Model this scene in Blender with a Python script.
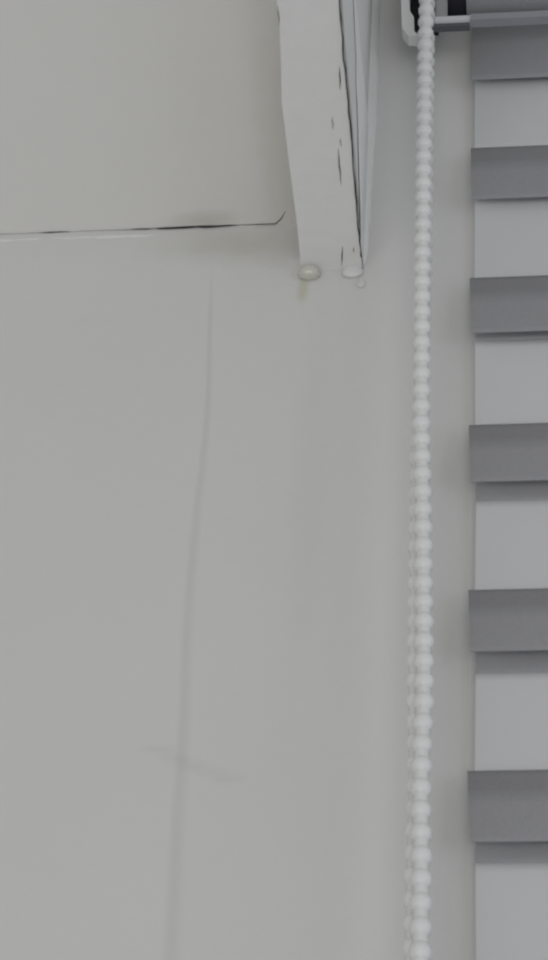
import bpy, bmesh, math, random
from mathutils import Vector, Matrix
random.seed(7)
for o in list(bpy.data.objects): bpy.data.objects.remove(o)
S = bpy.context.scene
C = S.collection

# ------------------------------------------------------------------ camera
W, H, FPX = 548, 960, 2400.0
YAW, PITCH, ROLL = [math.radians(a) for a in (-8.156, 44.394, 4.194)]
fw = Vector((math.sin(YAW)*math.cos(PITCH), math.cos(YAW)*math.cos(PITCH), math.sin(PITCH)))
r0 = Vector((math.cos(YAW), -math.sin(YAW), 0)); u0 = r0.cross(fw)
rt = r0*math.cos(ROLL) + u0*math.sin(ROLL); up = -r0*math.sin(ROLL) + u0*math.cos(ROLL)
WALL_D = 0.70                                   # camera to wall, metres, level
EYE = Vector((0, -WALL_D, 1.60))
cam_d = bpy.data.cameras.new('camera'); cam = bpy.data.objects.new('camera', cam_d); C.objects.link(cam)
cam.matrix_world = Matrix(((rt.x, up.x, -fw.x, EYE.x), (rt.y, up.y, -fw.y, EYE.y), (rt.z, up.z, -fw.z, EYE.z), (0, 0, 0, 1)))
cam_d.sensor_fit = 'VERTICAL'; cam_d.sensor_height = 24.0; cam_d.lens = 24.0*FPX/H
cam_d.clip_start = 0.01
cam_d.dof.use_dof = True; cam_d.dof.focus_distance = 8.0; cam_d.dof.aperture_fstop = 62.0     # the phone missed focus a little
S.camera = cam

# ------------------------------------------------------------------ light
wd = bpy.data.worlds.new('room_light'); S.world = wd; wd.use_nodes = True
bg = wd.node_tree.nodes['Background']; bg.inputs[0].default_value = (0.955, 0.975, 1.0, 1); bg.inputs[1].default_value = 0.33
def area(name, loc, target, sx, sy, power, col):
    l = bpy.data.lights.new(name, 'AREA'); l.shape = 'RECTANGLE'; l.size = sx; l.size_y = sy; l.energy = power; l.color = col
    o = bpy.data.objects.new(name, l); C.objects.link(o); o.location = loc
    o.rotation_euler = (Vector(target)-Vector(loc)).to_track_quat('-Z', 'Y').to_euler(); return o
area('room_front_light', (-0.25, -2.9, 0.30), (0.1, 0, 2.2), 3.2, 2.2, 31.5, (1.0, 0.985, 0.96))  # unseen main source, set low behind the camera to lift ceiling and underside
area('side_fill_light', (2.3, -1.5, 1.5), (0, 0, 2.3), 1.4, 1.6, 10, (0.84, 0.92, 1.0))  # fill added from the right to brighten the batten's side face
vs = S.view_settings
vs.view_transform = 'Standard'; vs.look = 'None'; vs.gamma = 1.0; vs.use_curve_mapping = False; vs.exposure = 0.0

# ------------------------------------------------------------------ helpers
def ray(px, py): return rt*((px-W/2)/FPX) - up*((py-H/2)/FPX) + fw
def on_y(px, py, y=0.0):
    d = ray(px, py); return EYE + d*((y-EYE.y)/d.y)
def on_z(px, py, z):
    d = ray(px, py); return EYE + d*((z-EYE.z)/d.z)

def mat(name, col, rough=0.7, noise=0.0, nscale=20, bump=0.0, bscale=80, trans=0.0, transl=0.0, stains=(), coat=0.0, sss=0.0):
    m = bpy.data.materials.new(name); m.use_nodes = True
    nt = m.node_tree; N = nt.nodes; L = nt.links
    b = N['Principled BSDF']; b.inputs['Roughness'].default_value = rough
    b.inputs['Coat Weight'].default_value = coat
    if sss: b.inputs['Subsurface Weight'].default_value = sss; b.inputs['Subsurface Scale'].default_value = 0.004
    tc = N.new('ShaderNodeTexCoord')
    rgb = N.new('ShaderNodeRGB'); rgb.outputs[0].default_value = (*col, 1); cur = rgb.outputs[0]
    def mul(cur, fac, c2):
        mx = N.new('ShaderNodeMix'); mx.data_type = 'RGBA'; mx.blend_type = 'MULTIPLY'
        L.new(fac, mx.inputs[0]); L.new(cur, mx.inputs[6]); mx.inputs[7].default_value = (*c2, 1); return mx.outputs[2]
    if noise:
        t = N.new('ShaderNodeTexNoise'); t.inputs['Scale'].default_value = nscale; t.inputs['Detail'].default_value = 5
        L.new(tc.outputs['Object'], t.inputs['Vector'])
        k = 1-noise; cur = mul(cur, t.outputs[0], (k, k, k*0.99))
    for (p, rad, c2, amt) in stains:            # soft dirt marks with a place and shape of their own
        mp = N.new('ShaderNodeVectorMath'); mp.operation = 'SUBTRACT'; L.new(tc.outputs['Object'], mp.inputs[0]); mp.inputs[1].default_value = p
        nz = N.new('ShaderNodeTexNoise'); nz.inputs['Scale'].default_value = 90; L.new(tc.outputs['Object'], nz.inputs['Vector'])
        dv = N.new('ShaderNodeVectorMath'); dv.operation = 'DIVIDE'; L.new(mp.outputs[0], dv.inputs[0]); dv.inputs[1].default_value = rad
        ln = N.new('ShaderNodeVectorMath'); ln.operation = 'LENGTH'; L.new(dv.outputs[0], ln.inputs[0])
        ad = N.new('ShaderNodeMath'); ad.operation = 'MULTIPLY_ADD'; L.new(nz.outputs[0], ad.inputs[0]); ad.inputs[1].default_value = 0.6; L.new(ln.outputs['Value'], ad.inputs[2])
        mr = N.new('ShaderNodeMapRange'); mr.interpolation_type = 'SMOOTHSTEP'
        L.new(ad.outputs[0], mr.inputs[0]); mr.inputs[1].default_value = 0.3; mr.inputs[2].default_value = 1.3; mr.inputs[3].default_value = amt; mr.inputs[4].default_value = 0
        cur = mul(cur, mr.outputs[0], c2)
    L.new(cur, b.inputs['Base Color'])
    if bump:
        t = N.new('ShaderNodeTexNoise'); t.inputs['Scale'].default_value = bscale; t.inputs['Detail'].default_value = 4
        L.new(tc.outputs['Object'], t.inputs['Vector'])
        bp = N.new('ShaderNodeBump'); bp.inputs['Strength'].default_value = bump; bp.inputs['Distance'].default_value = 0.002
        L.new(t.outputs[0], bp.inputs['Height']); L.new(bp.outputs[0], b.inputs['Normal'])
    sh = b.outputs[0]; out = N['Material Output']
    if transl:
        tl = N.new('ShaderNodeBsdfTranslucent'); L.new(cur, tl.inputs[0])
        mx = N.new('ShaderNodeMixShader'); mx.inputs[0].default_value = transl; L.new(sh, mx.inputs[1]); L.new(tl.outputs[0], mx.inputs[2]); sh = mx.outputs[0]
    if trans:
        tp = N.new('ShaderNodeBsdfTransparent')
        mx = N.new('ShaderNodeMixShader'); mx.inputs[0].default_value = trans; L.new(sh, mx.inputs[1]); L.new(tp.outputs[0], mx.inputs[2]); sh = mx.outputs[0]
    L.new(sh, out.inputs[0])
    return m

def mesh_obj(name, verts, faces, m, parent=None, smooth=False):
    me = bpy.data.meshes.new(name); me.from_pydata([tuple(v) for v in verts], [], faces)
    bm = bmesh.new(); bm.from_mesh(me); bmesh.ops.recalc_face_normals(bm, faces=bm.faces); bm.to_mesh(me); bm.free()
    me.materials.append(m)
    if smooth:
        for p in me.polygons: p.use_smooth = True
    o = bpy.data.objects.new(name, me); C.objects.link(o)
    if parent:
        o.parent = parent; o.matrix_parent_inverse = Matrix.Translation(-parent.location)
    return o
def box(name, lo, hi, m, parent=None, bevel=0.0):
    x0, y0, z0 = lo; x1, y1, z1 = hi
    v = [(x0,y0,z0),(x1,y0,z0),(x1,y1,z0),(x0,y1,z0),(x0,y0,z1),(x1,y0,z1),(x1,y1,z1),(x0,y1,z1)]
    f = [(0,3,2,1),(4,5,6,7),(0,1,5,4),(1,2,6,5),(2,3,7,6),(3,0,4,7)]
    o = mesh_obj(name, v, f, m, parent)
    if bevel:
        bm = bmesh.new(); bm.from_mesh(o.data); bmesh.ops.bevel(bm, geom=bm.edges[:], offset=bevel, segments=2, affect='EDGES'); bm.to_mesh(o.data); bm.free()
    return o
def tube(name, pts, radii, m, parent=None, n=8):
    pts = [Vector(p) for p in pts]; vs_, fs = [], []
    if not hasattr(radii, '__len__'): radii = [radii]*len(pts)
    for i, p in enumerate(pts):
        t = (pts[min(i+1, len(pts)-1)] - pts[max(i-1, 0)]).normalized()
        a = t.orthogonal().normalized() if abs(t.z) > .9 else t.cross(Vector((0, 0, 1))).normalized()
        if abs(t.z) > .9: a = Vector((1, 0, 0)); a = (a - t*a.dot(t)).normalized()
        b = t.cross(a)
        for k in range(n):
            w = 2*math.pi*k/n; vs_.append(p + (a*math.cos(w) + b*math.sin(w))*radii[i])
    for i in range(len(pts)-1):
        for k in range(n): fs.append((i*n+k, i*n+(k+1) % n, (i+1)*n+(k+1) % n, (i+1)*n+k))
    fs.append(tuple(range(n))); fs.append(tuple(range((len(pts)-1)*n, len(pts)*n)))
    return mesh_obj(name, vs_, fs, m, parent, True)
def prism(name, poly, off, m, parent=None):
    """poly: list of 3-D points, extruded by vector off"""
    n = len(poly); off = Vector(off); v = list(poly) + [p+off for p in poly]
    f = [tuple(range(n)), tuple(range(2*n-1, n-1, -1))] + [(i, (i+1) % n, n+(i+1) % n, n+i) for i in range(n)]
    return mesh_obj(name, v, f, m, parent)
def empty(name, loc):
    o = bpy.data.objects.new(name, None); o.empty_display_size = .02; C.objects.link(o); o.location = loc; return o
def tag(o, label=None, cat=None, group=None, kind=None):
    for k, v in (('label', label), ('category', cat), ('group', group), ('kind', kind)):
        if v: o[k] = v
    return o
def interp(tab, y):
    if y <= tab[0][0]: a, b = tab[0], tab[1]
    elif y >= tab[-1][0]: a, b = tab[-2], tab[-1]
    else:
        for a, b in zip(tab, tab[1:]):
            if a[0] <= y <= b[0]: break
    return a[1] + (b[1]-a[1])*(y-a[0])/(b[0]-a[0])

# ------------------------------------------------------------------ key heights read off the wall
Z_CEIL = on_y(150, 229).z            # lowered ceiling meets the wall at the crack
Z_BAT = on_y(330, 271).z             # underside of the batten at the wall
Z_TOP = on_y(420, -70).z + 0.50      # higher ceiling over the blind
PXM = (on_y(280, 270) - on_y(279, 270)).length     # metres per pixel on the wall here

PAINT = (0.69, 0.685, 0.675)
wall_st = [
    (tuple(on_y(240, 245)), (0.055, 0.05, 0.016), (0.80, 0.79, 0.70), 0.55),
    (tuple(on_y(303, 290)), (0.004, 0.02, 0.016), (0.80, 0.78, 0.62), 0.7),
    *[(tuple(on_y(x, y)), (0.011, 0.05, 0.0035), (0.86, 0.86, 0.84), 0.4) for x, y in ((158, 749), (176, 757), (194, 764), (212, 770), (228, 777))],
    (tuple(on_y(310, 480)), (0.012, 0.05, 0.16), (0.93, 0.93, 0.93), 0.5),
]
M_wall = mat('wall_paint', PAINT, 0.75, 0.05, 9, 0.12, 160, stains=wall_st)
ceil_st = [
    (tuple(on_z(203, 220, Z_CEIL)), (0.022, 0.008, 0.05), (0.78, 0.78, 0.72), 0.8),
    (tuple(on_z(275, 150, Z_CEIL)), (0.014, 0.14, 0.05), (0.86, 0.85, 0.76), 0.35),
]
M_ceil = mat('ceiling_paint', (0.79, 0.78, 0.755), 0.75, 0.05, 8, 0.12, 150, stains=ceil_st)
M_bat = mat('batten_paint', (0.78, 0.775, 0.765), 0.6, 0.06, 40, 0.25, 120)
M_caulk = mat('caulk', (0.91, 0.915, 0.92), 0.5, 0.05, 60, 0.3, 200)
M_dirt = mat('crack_dirt', (0.045, 0.043, 0.04), 0.9, 0.3, 300)
M_dirt2 = mat('faint_crack_dirt', (0.15, 0.145, 0.13), 0.9, 0.3, 300)
M_dirt3 = mat('thin_crack_dirt', (0.42, 0.41, 0.38), 0.9, 0.3, 300)
M_cap = mat('screw_cap_plastic', (0.58, 0.57, 0.51), 0.12, coat=0.8)
M_cap2 = mat('painted_cap', (0.71, 0.71, 0.71), 0.4)
M_bead = mat('bead_plastic', (0.775, 0.775, 0.77), 0.45)
M_grey = mat('grey_weave', (0.44, 0.44, 0.468), 0.85, 0.12, 500, 0.2, 900)
# front bands: upper part darkened in the colour, adding contrast to the bow
M_band = mat('dark_top_weave', (0.45, 0.45, 0.478), 0.85, 0.12, 500, 0.2, 900)
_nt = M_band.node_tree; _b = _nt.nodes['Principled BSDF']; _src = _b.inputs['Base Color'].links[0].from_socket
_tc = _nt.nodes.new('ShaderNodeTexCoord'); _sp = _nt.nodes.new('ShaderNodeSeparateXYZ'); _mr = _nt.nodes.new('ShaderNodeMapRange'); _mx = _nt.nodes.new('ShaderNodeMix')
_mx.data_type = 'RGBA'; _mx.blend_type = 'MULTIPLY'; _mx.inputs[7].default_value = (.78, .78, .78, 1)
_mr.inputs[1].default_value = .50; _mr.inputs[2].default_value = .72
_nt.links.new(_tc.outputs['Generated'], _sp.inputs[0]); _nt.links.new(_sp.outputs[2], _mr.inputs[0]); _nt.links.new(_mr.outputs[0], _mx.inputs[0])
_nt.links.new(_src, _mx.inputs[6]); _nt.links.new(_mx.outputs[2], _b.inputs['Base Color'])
M_sheer = mat('sheer_net', (0.72, 0.73, 0.74), 0.9, trans=0.97)
M_back = mat('rear_net', (0.85, 0.855, 0.87), 0.9)
M_white = mat('white_plastic', (0.76, 0.76, 0.76), 0.4)
M_shaded = mat('shaded_plastic', (0.33, 0.33, 0.33), 0.5)
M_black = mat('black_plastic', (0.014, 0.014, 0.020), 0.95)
M_alu = mat('rail_metal', (0.60, 0.61, 0.64), 0.4)
M_ins = mat('rail_fabric', (0.30, 0.30, 0.33), 0.8)
M_dark = mat('dark_grey', (0.10, 0.10, 0.115), 0.6)

# ------------------------------------------------------------------ wall (with the real step of the plaster seam)
seam = [(250, 211.5), (280, 210), (380, 206), (450, 203), (520, 193), (600, 185), (680, 180.5), (750, 178), (850, 170), (960, 165), (1100, 157)]
seam_w = [(250, 2.5), (450, 5), (600, 9), (750, 12), (960, 13)]
tab = []
for i in range(60):
    py = 235 + i*17
    px = interp(seam, py); q = on_y(px, py); tab.append((q.z, q.x, interp(seam_w, py)*PXM))
tab.sort()
ztab = [(a, b) for a, b, c in tab]; wtab = [(a, c) for a, b, c in tab]
def relief(x, z):
    if z > Z_CEIL: return 0.0
    xs = interp(ztab, z); w = max(interp(wtab, z), .001)
    fade = min(1, max(0, (Z_CEIL - z - 0.02)/0.10)) if z > Z_CEIL-.3 else 1.0
    t = (x - xs)/w
    if t < -0.3 or z < ztab[0][0]: s = 0.0
    else:
        t = (t+.3)/1.3; s = 0.0 if t <= 0 else (1.0 if t >= 1 else t*t*(3-2*t))
        if t > 1: s = math.exp(-(t-1)*0.10)       # the proud edge fades back to flat plaster
    u = 0.00035*math.sin(x*23+1.3)*math.sin(z*17+.4)
    return s*0.0012*fade + u
# darker band in the paint along the seam, where relief alone hardly shows
_nt = M_wall.node_tree; _N = _nt.nodes; _L = _nt.links; _b = _N['Principled BSDF']; _src = _b.inputs['Base Color'].links[0].from_socket
_tc = _N.new('ShaderNodeTexCoord'); _sp = _N.new('ShaderNodeSeparateXYZ'); _L.new(_tc.outputs['Object'], _sp.inputs[0])
zlo_, zhi_ = ztab[0][0], ztab[-1][0]; xmin = min(x for z, x in ztab) - .01; xspan = max(x for z, x in ztab) + .01 - xmin
def _maprange(src, a, b, c, d, smooth=False):
    m = _N.new('ShaderNodeMapRange'); _L.new(src, m.inputs[0])
    for i, v in enumerate((a, b, c, d)): m.inputs[i+1].default_value = v
    if smooth: m.interpolation_type = 'SMOOTHSTEP'
    return m.outputs[0]
def _math(op, a, b):
    m = _N.new('ShaderNodeMath'); m.operation = op
    for i, v in enumerate((a, b)):
        if hasattr(v, 'links'): _L.new(v, m.inputs[i])
        else: m.inputs[i].default_value = v
    return m.outputs[0]
zn = _maprange(_sp.outputs[2], zlo_, zhi_, 0, 1)
fc = _N.new('ShaderNodeFloatCurve'); _L.new(zn, fc.inputs['Value']); cv = fc.mapping.curves[0]
keys = [ztab[i] for i in range(0, len(ztab), 6)] + [ztab[-1]]
kp = [((z-zlo_)/(zhi_-zlo_), (x-xmin)/xspan) for z, x in keys]
cv.points[0].location = kp[0]; cv.points[1].location = kp[-1]
for p in kp[1:-1]: cv.points.new(*p)
fc.mapping.update()
xs_sock = _maprange(fc.outputs[0], 0, 1, xmin, xmin+xspan)
wid = _maprange(zn, 0, 1, 13.5*PXM, 2.6*PXM)
t_ = _math('DIVIDE', _math('SUBTRACT', _sp.outputs[0], xs_sock), wid)        # 0 at the left rim, 1 at the right rim
m1 = _maprange(t_, -.45, .3, 0, 1, True); m2 = _maprange(t_, .3, 1.5, 1, 0, True); m3 = _maprange(zn, .90, .97, 1, 0, True)
fac = _math('MULTIPLY', _math('MULTIPLY', m1, m2), m3)
_mx = _N.new('ShaderNodeMix'); _mx.data_type = 'RGBA'; _mx.blend_type = 'MULTIPLY'; _mx.inputs[7].default_value = (.915, .915, .905, 1)
_L.new(fac, _mx.inputs[0]); _L.new(_src, _mx.inputs[6]); _L.new(_mx.outputs[2], _b.inputs['Base Color'])
def axis(lo, a, b, hi, fine, coarse):
    v = []; x = lo
    while x < a-1e-9: v.append(x); x += coarse
    x = a
    while x < b: v.append(x); x += fine
    x = b
    while x < hi: v.append(x); x += coarse
    v.append(hi); return v
xs_ = axis(-1.6, -0.22, 0.16, 1.4, 0.0012, 0.05); zs_ = axis(0.0, 1.9, Z_CEIL+.1, Z_TOP+.05, 0.006, 0.1)
V = [(x, relief(x, z) if -0.22 < x < .16 and z > 1.9 else 0.0, z) for z in zs_ for x in xs_]
nx = len(xs_)
F = [(j*nx+i, j*nx+i+1, (j+1)*nx+i+1, (j+1)*nx+i) for j in range(len(zs_)-1) for i in range(nx-1)]
wall = mesh_obj('wall_back', V, F, M_wall, smooth=True); tag(wall, 'pale grey painted plaster wall with a faint vertical seam', 'wall', kind='structure')

# ------------------------------------------------------------------ lowered ceiling, left of the batten
arris_px = [(335, -60), (340, 0), (342.2, 28), (344.3, 59), (347, 85), (349.4, 112), (352.3, 145), (354.6, 175), (356.7, 202), (358.8, 228), (361, 249), (362, 268)]
left_px = [(272, -60), (276.4, 0), (279.5, 25), (281, 60), (281.7, 102), (287.5, 150), (292, 185), (297, 224), (299.5, 250), (300.3, 268)]
A = [on_z(x, y, Z_BAT) for x, y in arris_px]; B = [on_z(x, y, Z_BAT) for x, y in left_px]
A[-1].y = B[-1].y = 0.001
FRONT = -1.3
A = [Vector((A[0].x, FRONT, Z_BAT))] + A; B = [Vector((B[0].x, FRONT, Z_BAT))] + B
ceil = box('ceiling', (-1.6, FRONT, Z_CEIL), (min(b.x for b in B)+.012, 0.002, Z_CEIL+.012), M_ceil); tag(ceil, 'pale warm grey painted lowered ceiling', 'ceiling', kind='structure')
ceil2 = box('ceiling_upper', (min(a.x for a in A)-.02, FRONT, Z_TOP), (1.4, 0.0, Z_TOP+.012), M_ceil); tag(ceil2, 'higher ceiling above the blind recess', 'ceiling', kind='structure')

# ceiling joint: irregular open crack and a bead of filler below it
crk = [(40, 230.8, .5), (50, 230.6, 1.0), (62, 230.2, .9), (72, 230, .35), (90, 229.6, .3), (108, 229.4, .3), (128, 229.2, .45), (137, 229, .9), (147, 228.8, .8), (153, 228.6, .5), (160, 228.5, 1.0), (172, 228.2, 1.3), (186, 228.0, 1.6), (197, 228.2, 1.5), (207, 227.8, 1.7), (216, 227.9, 1.2), (230, 226.7, 1.15), (245, 225.8, .9), (260, 225, .8), (275, 224, .85)]
def joint(px): q = on_y(px, 229); return Vector((q.x, -0.0004, Z_CEIL-0.0001))
pts, rad = [], []
for (x, y, r) in crk:
    p = joint(x); p.z += random.uniform(-.0003, .0003); pts.append(p); rad.append(r*PXM*.75)
q = on_z(281, 219, Z_CEIL); pts.append(q); rad.append(.9*PXM*.75)
q = on_z(285.5, 211, Z_CEIL); pts.append(q); rad.append(.7*PXM*.75)
for i0, i1, m in ((0, 4, M_dirt2), (3, 8, M_dirt3), (6, 11, M_dirt2), (9, 18, M_dirt), (16, len(pts), M_dirt2)):
    tube('joint_crack', pts[i0:i1], [rad[i]*(.35 if i in (i0, i1-1) else 1) for i in range(i0, min(i1, len(rad)))], m, ceil, 6)
tube('joint_crack', [joint(x) for x in range(-8, 44, 6)], [random.uniform(.2, .4)*PXM*.8 for _ in range(-8, 44, 6)], M_dirt3, ceil, 6)
pts = [joint(x) + Vector((0, .0023, -.0042 + random.uniform(-.0003, .0003))) for x in range(-60, 215, 5)]
tube('filler_bead', pts, [.0020*min(1, (len(pts)-i)/14) + random.uniform(0, .0003) for i in range(len(pts))], M_bat, ceil, 10)

# ------------------------------------------------------------------ batten on the ceiling edge
trim = empty('trim_1', (A[-1].x-.017, 0, Z_BAT)); tag(trim, 'white painted wooden batten edging the lowered ceiling, cracked along its arris', 'batten', kind='structure')
poly = B + A[::-1]
prism('underside_board', poly, (0, 0, .010), M_bat, trim)
# side board: follows the arris, goes up to the higher ceiling
n = len(A); T = .004
V = []
for a in A: V += [(a.x, a.y, Z_BAT+.0004), (a.x, a.y, Z_TOP), (a.x-T, a.y, Z_TOP), (a.x-T, a.y, Z_BAT+.0004)]
F = []
for i in range(n-1):
    for k in range(4): F.append((i*4+k, (i+1)*4+k, (i+1)*4+(k+1) % 4, i*4+(k+1) % 4))
F += [(0, 1, 2, 3), tuple(4*(n-1)+k for k in (3, 2, 1, 0))]
side = mesh_obj('side_board', V, F, M_bat, trim)
# open crack along the arris
pts, rad = [], []
for i in range(1, len(A)-1):
    for s in range(3):
        p = A[i].lerp(A[i+1], s/3); pts.append(p + Vector((random.uniform(-.0002, .0002)-.0002, 0, -.0001))); rad.append(random.uniform(.55, .95)*PXM*.95)
tube('arris_crack', pts[:-1], rad[:-1], M_dirt, trim, 6)
def chip(seg, r, m):
    pts, rr = [], []
    for i in range(9):
        t = i/8; (x0, y0), (x1, y1) = seg
        p = on_z(x0+(x1-x0)*t + random.uniform(-.35, .35), y0+(y1-y0)*t, Z_BAT - .0001)
        if p.y > -.0008: p.y = -.0008
        pts.append(p); rr.append(max(.12, math.sin(math.pi*min(max(t, .06), .94)))*r*.75*PXM)
    tube('paint_crack', pts, rr, m, trim, 6)
for seg, r, m in [(((339.5, 66), (340.2, 90)), .75, M_dirt), (((332.5, 117), (333, 130)), .5, M_dirt2), (((338.2, 148), (341, 185)), .75, M_dirt),
                  (((340, 138), (341.5, 147)), .4, M_dirt2), (((342.6, 246), (341.5, 266)), .7, M_dirt), (((353.5, 247), (354, 253)), .5, M_dirt2), (((277.6, 6), (279.6, 25)), .6, M_dirt2)]:
    chip(seg, r, m)
# white filler up the joint between side board and wall
jx = A[-1].x + .0006
zz = Z_BAT + .002; pts, rad = [], []
while zz < Z_TOP:
    h = zz - Z_BAT
    pts.append(Vector((jx - .0030, 0, zz))); rad.append((.0032 if h < .004 else .0045 + min(h/.10, 1)*.0018) + random.uniform(-.0003, .0004)); zz += .007
fb = tube('filler_bead', pts, rad, M_caulk, trim, 10)
def on_x(px, py, x):
    d = ray(px, py); return EYE + d*((x-EYE.x)/d.x)
sm = [on_x(x + random.uniform(-.4, .4), y, jx) for x, y in ((353.5, -20), (354, 0), (355, 30), (356, 60), (356.6, 85), (357.4, 110), (358.5, 140), (359.3, 175), (360, 210), (361, 245))]
prism('filler_smear', sm + [Vector((jx, -.0002, Z_BAT + .001)), Vector((jx, -.0002, sm[0].z + .02))], (.0002, 0, 0), M_caulk, trim)
# rounded screw caps at the batten's end
def dome(name, c, r, sc, m, parent):
    bm = bmesh.new(); bmesh.ops.create_uvsphere(bm, u_segments=20, v_segments=12, radius=r)
    for v in bm.verts:
        k = 1 + .05*math.sin(3*v.co.x/r + 2*v.co.z/r); v.co = Vector((v.co.x*sc[0]*k, v.co.y*sc[1], v.co.z*sc[2]*k)) + c
    me = bpy.data.meshes.new(name); bm.to_mesh(me); bm.free(); me.materials.append(m)
    for p in me.polygons: p.use_smooth = True
    o = bpy.data.objects.new(name, me); C.objects.link(o); o.parent = parent; o.matrix_parent_inverse = Matrix.Translation(-parent.location); return o
c = on_y(308.5, 269.5, -.004)
tag(dome('screw_cap', c + Vector((0, .002, 0)), .0050, (1.0, .75, .75), M_cap, trim), 'glossy yellowish white screw cap')
c = on_y(352, 268, -.003)
tag(dome('screw_cap', c + Vector((0, .002, 0)), .0048, (1.0, .42, .85), M_cap2, trim), 'matt white painted-over screw cap')
c = on_y(361, 283, -.0005)
dome('paint_drip', c, .0024, (.8, .22, 1.3), M_wall, trim)

# ------------------------------------------------------------------ banded roller blind
YF, YR, BOW = -.0060, -.0042, .0035          # front and rear layers of the fabric loop
edge = on_y(470, 420, YF); XE = edge.x; XR_ = on_y(476, 500, YR).x
XEND = XE + .62
blind = empty('roller_blind', (XE+.3, YF, 2.3))
tag(blind, 'double layered roller blind with grey woven bands between pale sheer bands', 'blind')
ftop = [148.2, 278, 425, 590, 770.8]; fbot = [79.5, 199, 332.5, 481.5, 651, 841.5]; rbot = [79, 198, 341, 501.5, 674, 863.6]
zt = [on_y(469.5, y, YF).z for y in ftop]; zb = [on_y(471, y, YF-BOW).z for y in fbot]; zr = [on_y(476, y, YR).z for y in rbot]
pitch = (zb[0]-zb[-1])/5; hgt = sum(t-b for t, b in zip(zt, zb[1:]))/5
print('pitch', pitch, 'band', hgt, 'px m', PXM, 'Zceil', Z_CEIL, Z_BAT, Z_TOP)
ROLL_R = .008
RY = YF - ROLL_R
ROLL_Z = on_y(458, 14, RY).z + ROLL_R*1.35
zt = [ROLL_Z] + zt
for k in range(3):
    zt.append(zt[-1]-pitch); zb.append(zb[-1]-pitch); zr.append(zr[-1]-pitch)
def band(name, z1, z0, x0t, x0b, y, bow, m, lin=0.0):
    n = 14; V = []; F = []
    for i in range(n+1):
        t = i/n; z = z1+(z0-z1)*t; yy = y - bow*(1-(1-t)**2) - lin*(1-t); x0 = x0t+(x0b-x0t)*t
        V += [(x0, yy, z), (XEND, yy, z), (x0, yy+.0006, z), (XEND, yy+.0006, z)]
    for i in range(n):
        a, b = i*4, i*4+4
        F += [(a, a+1, b+1, b), (a+2, b+2, b+3, a+3), (a, b, b+2, a+2), (a+1, a+3, b+3, b+1)]
    F += [(0, 2, 3, 1), (n*4, n*4+1, n*4+3, n*4+2)]
    o = mesh_obj(name, V, F, m, blind, True)
    return o
fe_t = [472, 470.7, 469.5, 468.7, 468.2, 467.3]; fe_b = [472, 471.5, 471, 470.5, 470, 470]; re_ = [475, 475, 475, 476, 475.6, 475.3]
xt = [on_y(x, y, YF).x for x, y in zip(fe_t, [10]+ftop)]; xbm = [on_y(x, y, YF-BOW).x for x, y in zip(fe_b, fbot)]; xr = [on_y(x, y, YR).x for x, y in zip(re_, rbot)]
for L_ in (xt, xbm, xr):
    for k in range(3): L_.append(L_[-1])
for i in range(len(zt)):
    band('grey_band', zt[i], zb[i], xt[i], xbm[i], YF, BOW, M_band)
    if i+1 < len(zt): band('sheer_band', zb[i], zt[i+1], xbm[i], xt[i+1], YF, 0, M_sheer, BOW)
    rb = zr[i]; rt_ = rb + hgt
    band('rear_grey_band', min(rt_, ROLL_Z), rb, xr[i], xr[i], YR, 0, M_grey)
    if i+1 < len(zt): band('rear_sheer_band', rb, zr[i+1]+hgt, xr[i], xr[i+1], YR, 0, M_back)
# bottom bar below the frame
box('bottom_bar', (XE, YF-.009, zb[-1]-.022), (XEND, YR+.004, zb[-1]+.002), M_alu, blind, .003)
# roller with wound fabric
def cyl(name, x0, x1, y, z, r, m, parent, n=32):
    V = []; F = []
    for x in (x0, x1):
        for k in range(n): w = 2*math.pi*k/n; V.append((x, y+r*math.cos(w), z+r*math.sin(w)))
    F = [(k, (k+1) % n, n+(k+1) % n, n+k) for k in range(n)] + [tuple(range(n)), tuple(range(n, 2*n))]
    o = mesh_obj(name, V, F, m, parent)
    for p in o.data.polygons[:n]: p.use_smooth = True
    return o
cyl('wound_fabric', XE, XEND, RY, ROLL_Z, ROLL_R, M_grey, blind)
xg = on_y(447, 5, YF).x
cyl('roller_end', xg-.002, XE, RY, ROLL_Z, ROLL_R*.9, M_black, blind)
# front rail under the roller: pale strip, fabric insert, dark strip standing in for the shadow below
YRAIL = RY - ROLL_R - .003
zra = on_y(450, 18, YRAIL).z; zrb = on_y(450, 24, YRAIL).z; zrc = on_y(450, 26.6, YRAIL).z
xa = on_y(434, 20, YRAIL).x; xb = on_y(470.5, 20, YRAIL).x
rail = box('front_rail', (xa, YRAIL-.0015, zrb), (XEND, YRAIL+.002, zra), M_alu, blind, .0006)
box('rail_insert', (xb, YRAIL-.0022, zrb-.0004), (XEND, YRAIL+.0024, zra-.0005), M_ins, rail)
box('rail_shadow', (xa, YRAIL-.0005, zrc), (xb-.0005, YRAIL+.003, zrb+.0002), M_dark, rail)
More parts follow.
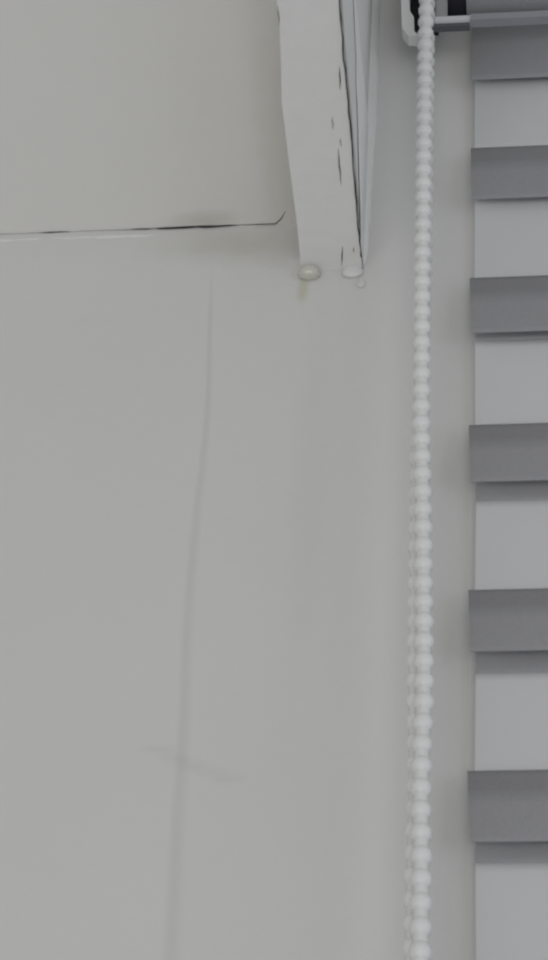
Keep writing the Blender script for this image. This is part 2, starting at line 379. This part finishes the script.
# bracket the chain comes out of
YB = RY - ROLL_R - .002
def bp(x, y): return on_y(x, y, YB)
zhi = bp(420, -70).z
out = [(409.5, 0), (410, 11), (413.8, 17), (414.2, 31), (417, 33.5), (433, 33), (434, 35), (430, 37), (408, 35.5), (402, 28), (401, 0)]
P = [bp(*q) for q in out]
P = [Vector((P[0].x, YB, zhi))] + P + [Vector((P[-1].x, YB, zhi))]
br = prism('bracket', P, (0, .006, 0), M_white, blind)
s0 = bp(434, 0).x; s1 = bp(447, 0).x; zs = bp(440, 15.5).z
box('bracket_cheek', (s0, YB+.003, zs), (s1, YB+.009, zhi), M_shaded, br, .001)  # white bracket's inner side, its shade put into the grey colour
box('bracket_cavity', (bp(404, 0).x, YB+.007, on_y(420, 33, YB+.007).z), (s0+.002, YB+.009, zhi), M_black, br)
cyl('chain_wheel', bp(412, 0).x, bp(433, 0).x, RY+.003, on_y(420, -6, RY).z+.012, .009, M_dark, blind, 24)
box('wall_plate', (bp(399, 0).x, YB+.008, on_y(420, -8, 0).z), (s1, 0, zhi+.002), M_white, br)
box('bracket', (XEND+.003, YB, zs), (XEND+.014, -.001, zhi), M_white, blind, .001)

# ------------------------------------------------------------------ bead chain: two strands of a loop
YC = YB - .005
sa = [(-60, 427), (0, 426.5), (60, 425), (150, 424), (300, 422.3), (430, 421.5), (520, 423), (640, 424), (700, 424), (750, 421.7), (800, 420.7), (860, 421.3), (960, 420.3), (1200, 417)]
sb = [(-60, 428.0), (0, 427.5), (150, 425.5), (250, 424.6), (330, 422), (450, 418.5), (640, 416.5), (700, 416.3), (800, 416.8), (860, 414.5), (960, 413.3), (1200, 412)]
BP = pitch*.1070; BR = BP*.41
chain = empty('bead_chain', on_y(418, 960, YC)); tag(chain, 'white plastic bead pull chain hanging in a doubled loop beside the blind', 'chain')
bm = bmesh.new(); bmesh.ops.create_uvsphere(bm, u_segments=14, v_segments=9, radius=BR)
for v in bm.verts: v.co.x *= 1.0; v.co.y *= 1.0
bme = bpy.data.meshes.new('bead'); bm.to_mesh(bme); bm.free(); bme.materials.append(M_bead)
for p in bme.polygons: p.use_smooth = True
def strand(tabp, y, phase):
    zhi_ = on_y(426, -55, y).z; zlo = on_y(416, 1075, y).z
    def depth(py): return y
    path = [on_y(interp(tabp, py), py, depth(py)) for py in range(-60, 1090, 10)]
    path.sort(key=lambda p: p.z); zx = [(p.z, p.x) for p in path]; zy = [(p.z, p.y) for p in path]
    z = zhi_ - phase; ps = []
    while z > zlo: ps.append(Vector((interp(zx, z), interp(zy, z), z))); z -= BP
    return ps
def bead_at(p):
    o = bpy.data.objects.new('bead', bme); C.objects.link(o); o.parent = chain; o.location = p - chain.location
pa = strand(sa, YC, 0); pb = strand(sb, YC + BR*1.7, BP*.45)
for p in pa + pb: bead_at(p)
e = (pa[-1] + pb[-1])/2 - Vector((0, 0, BP*.95)); bead_at(e)
tube('cord', pa + [e] + pb[::-1], BR*.72, M_bead, chain, 6)
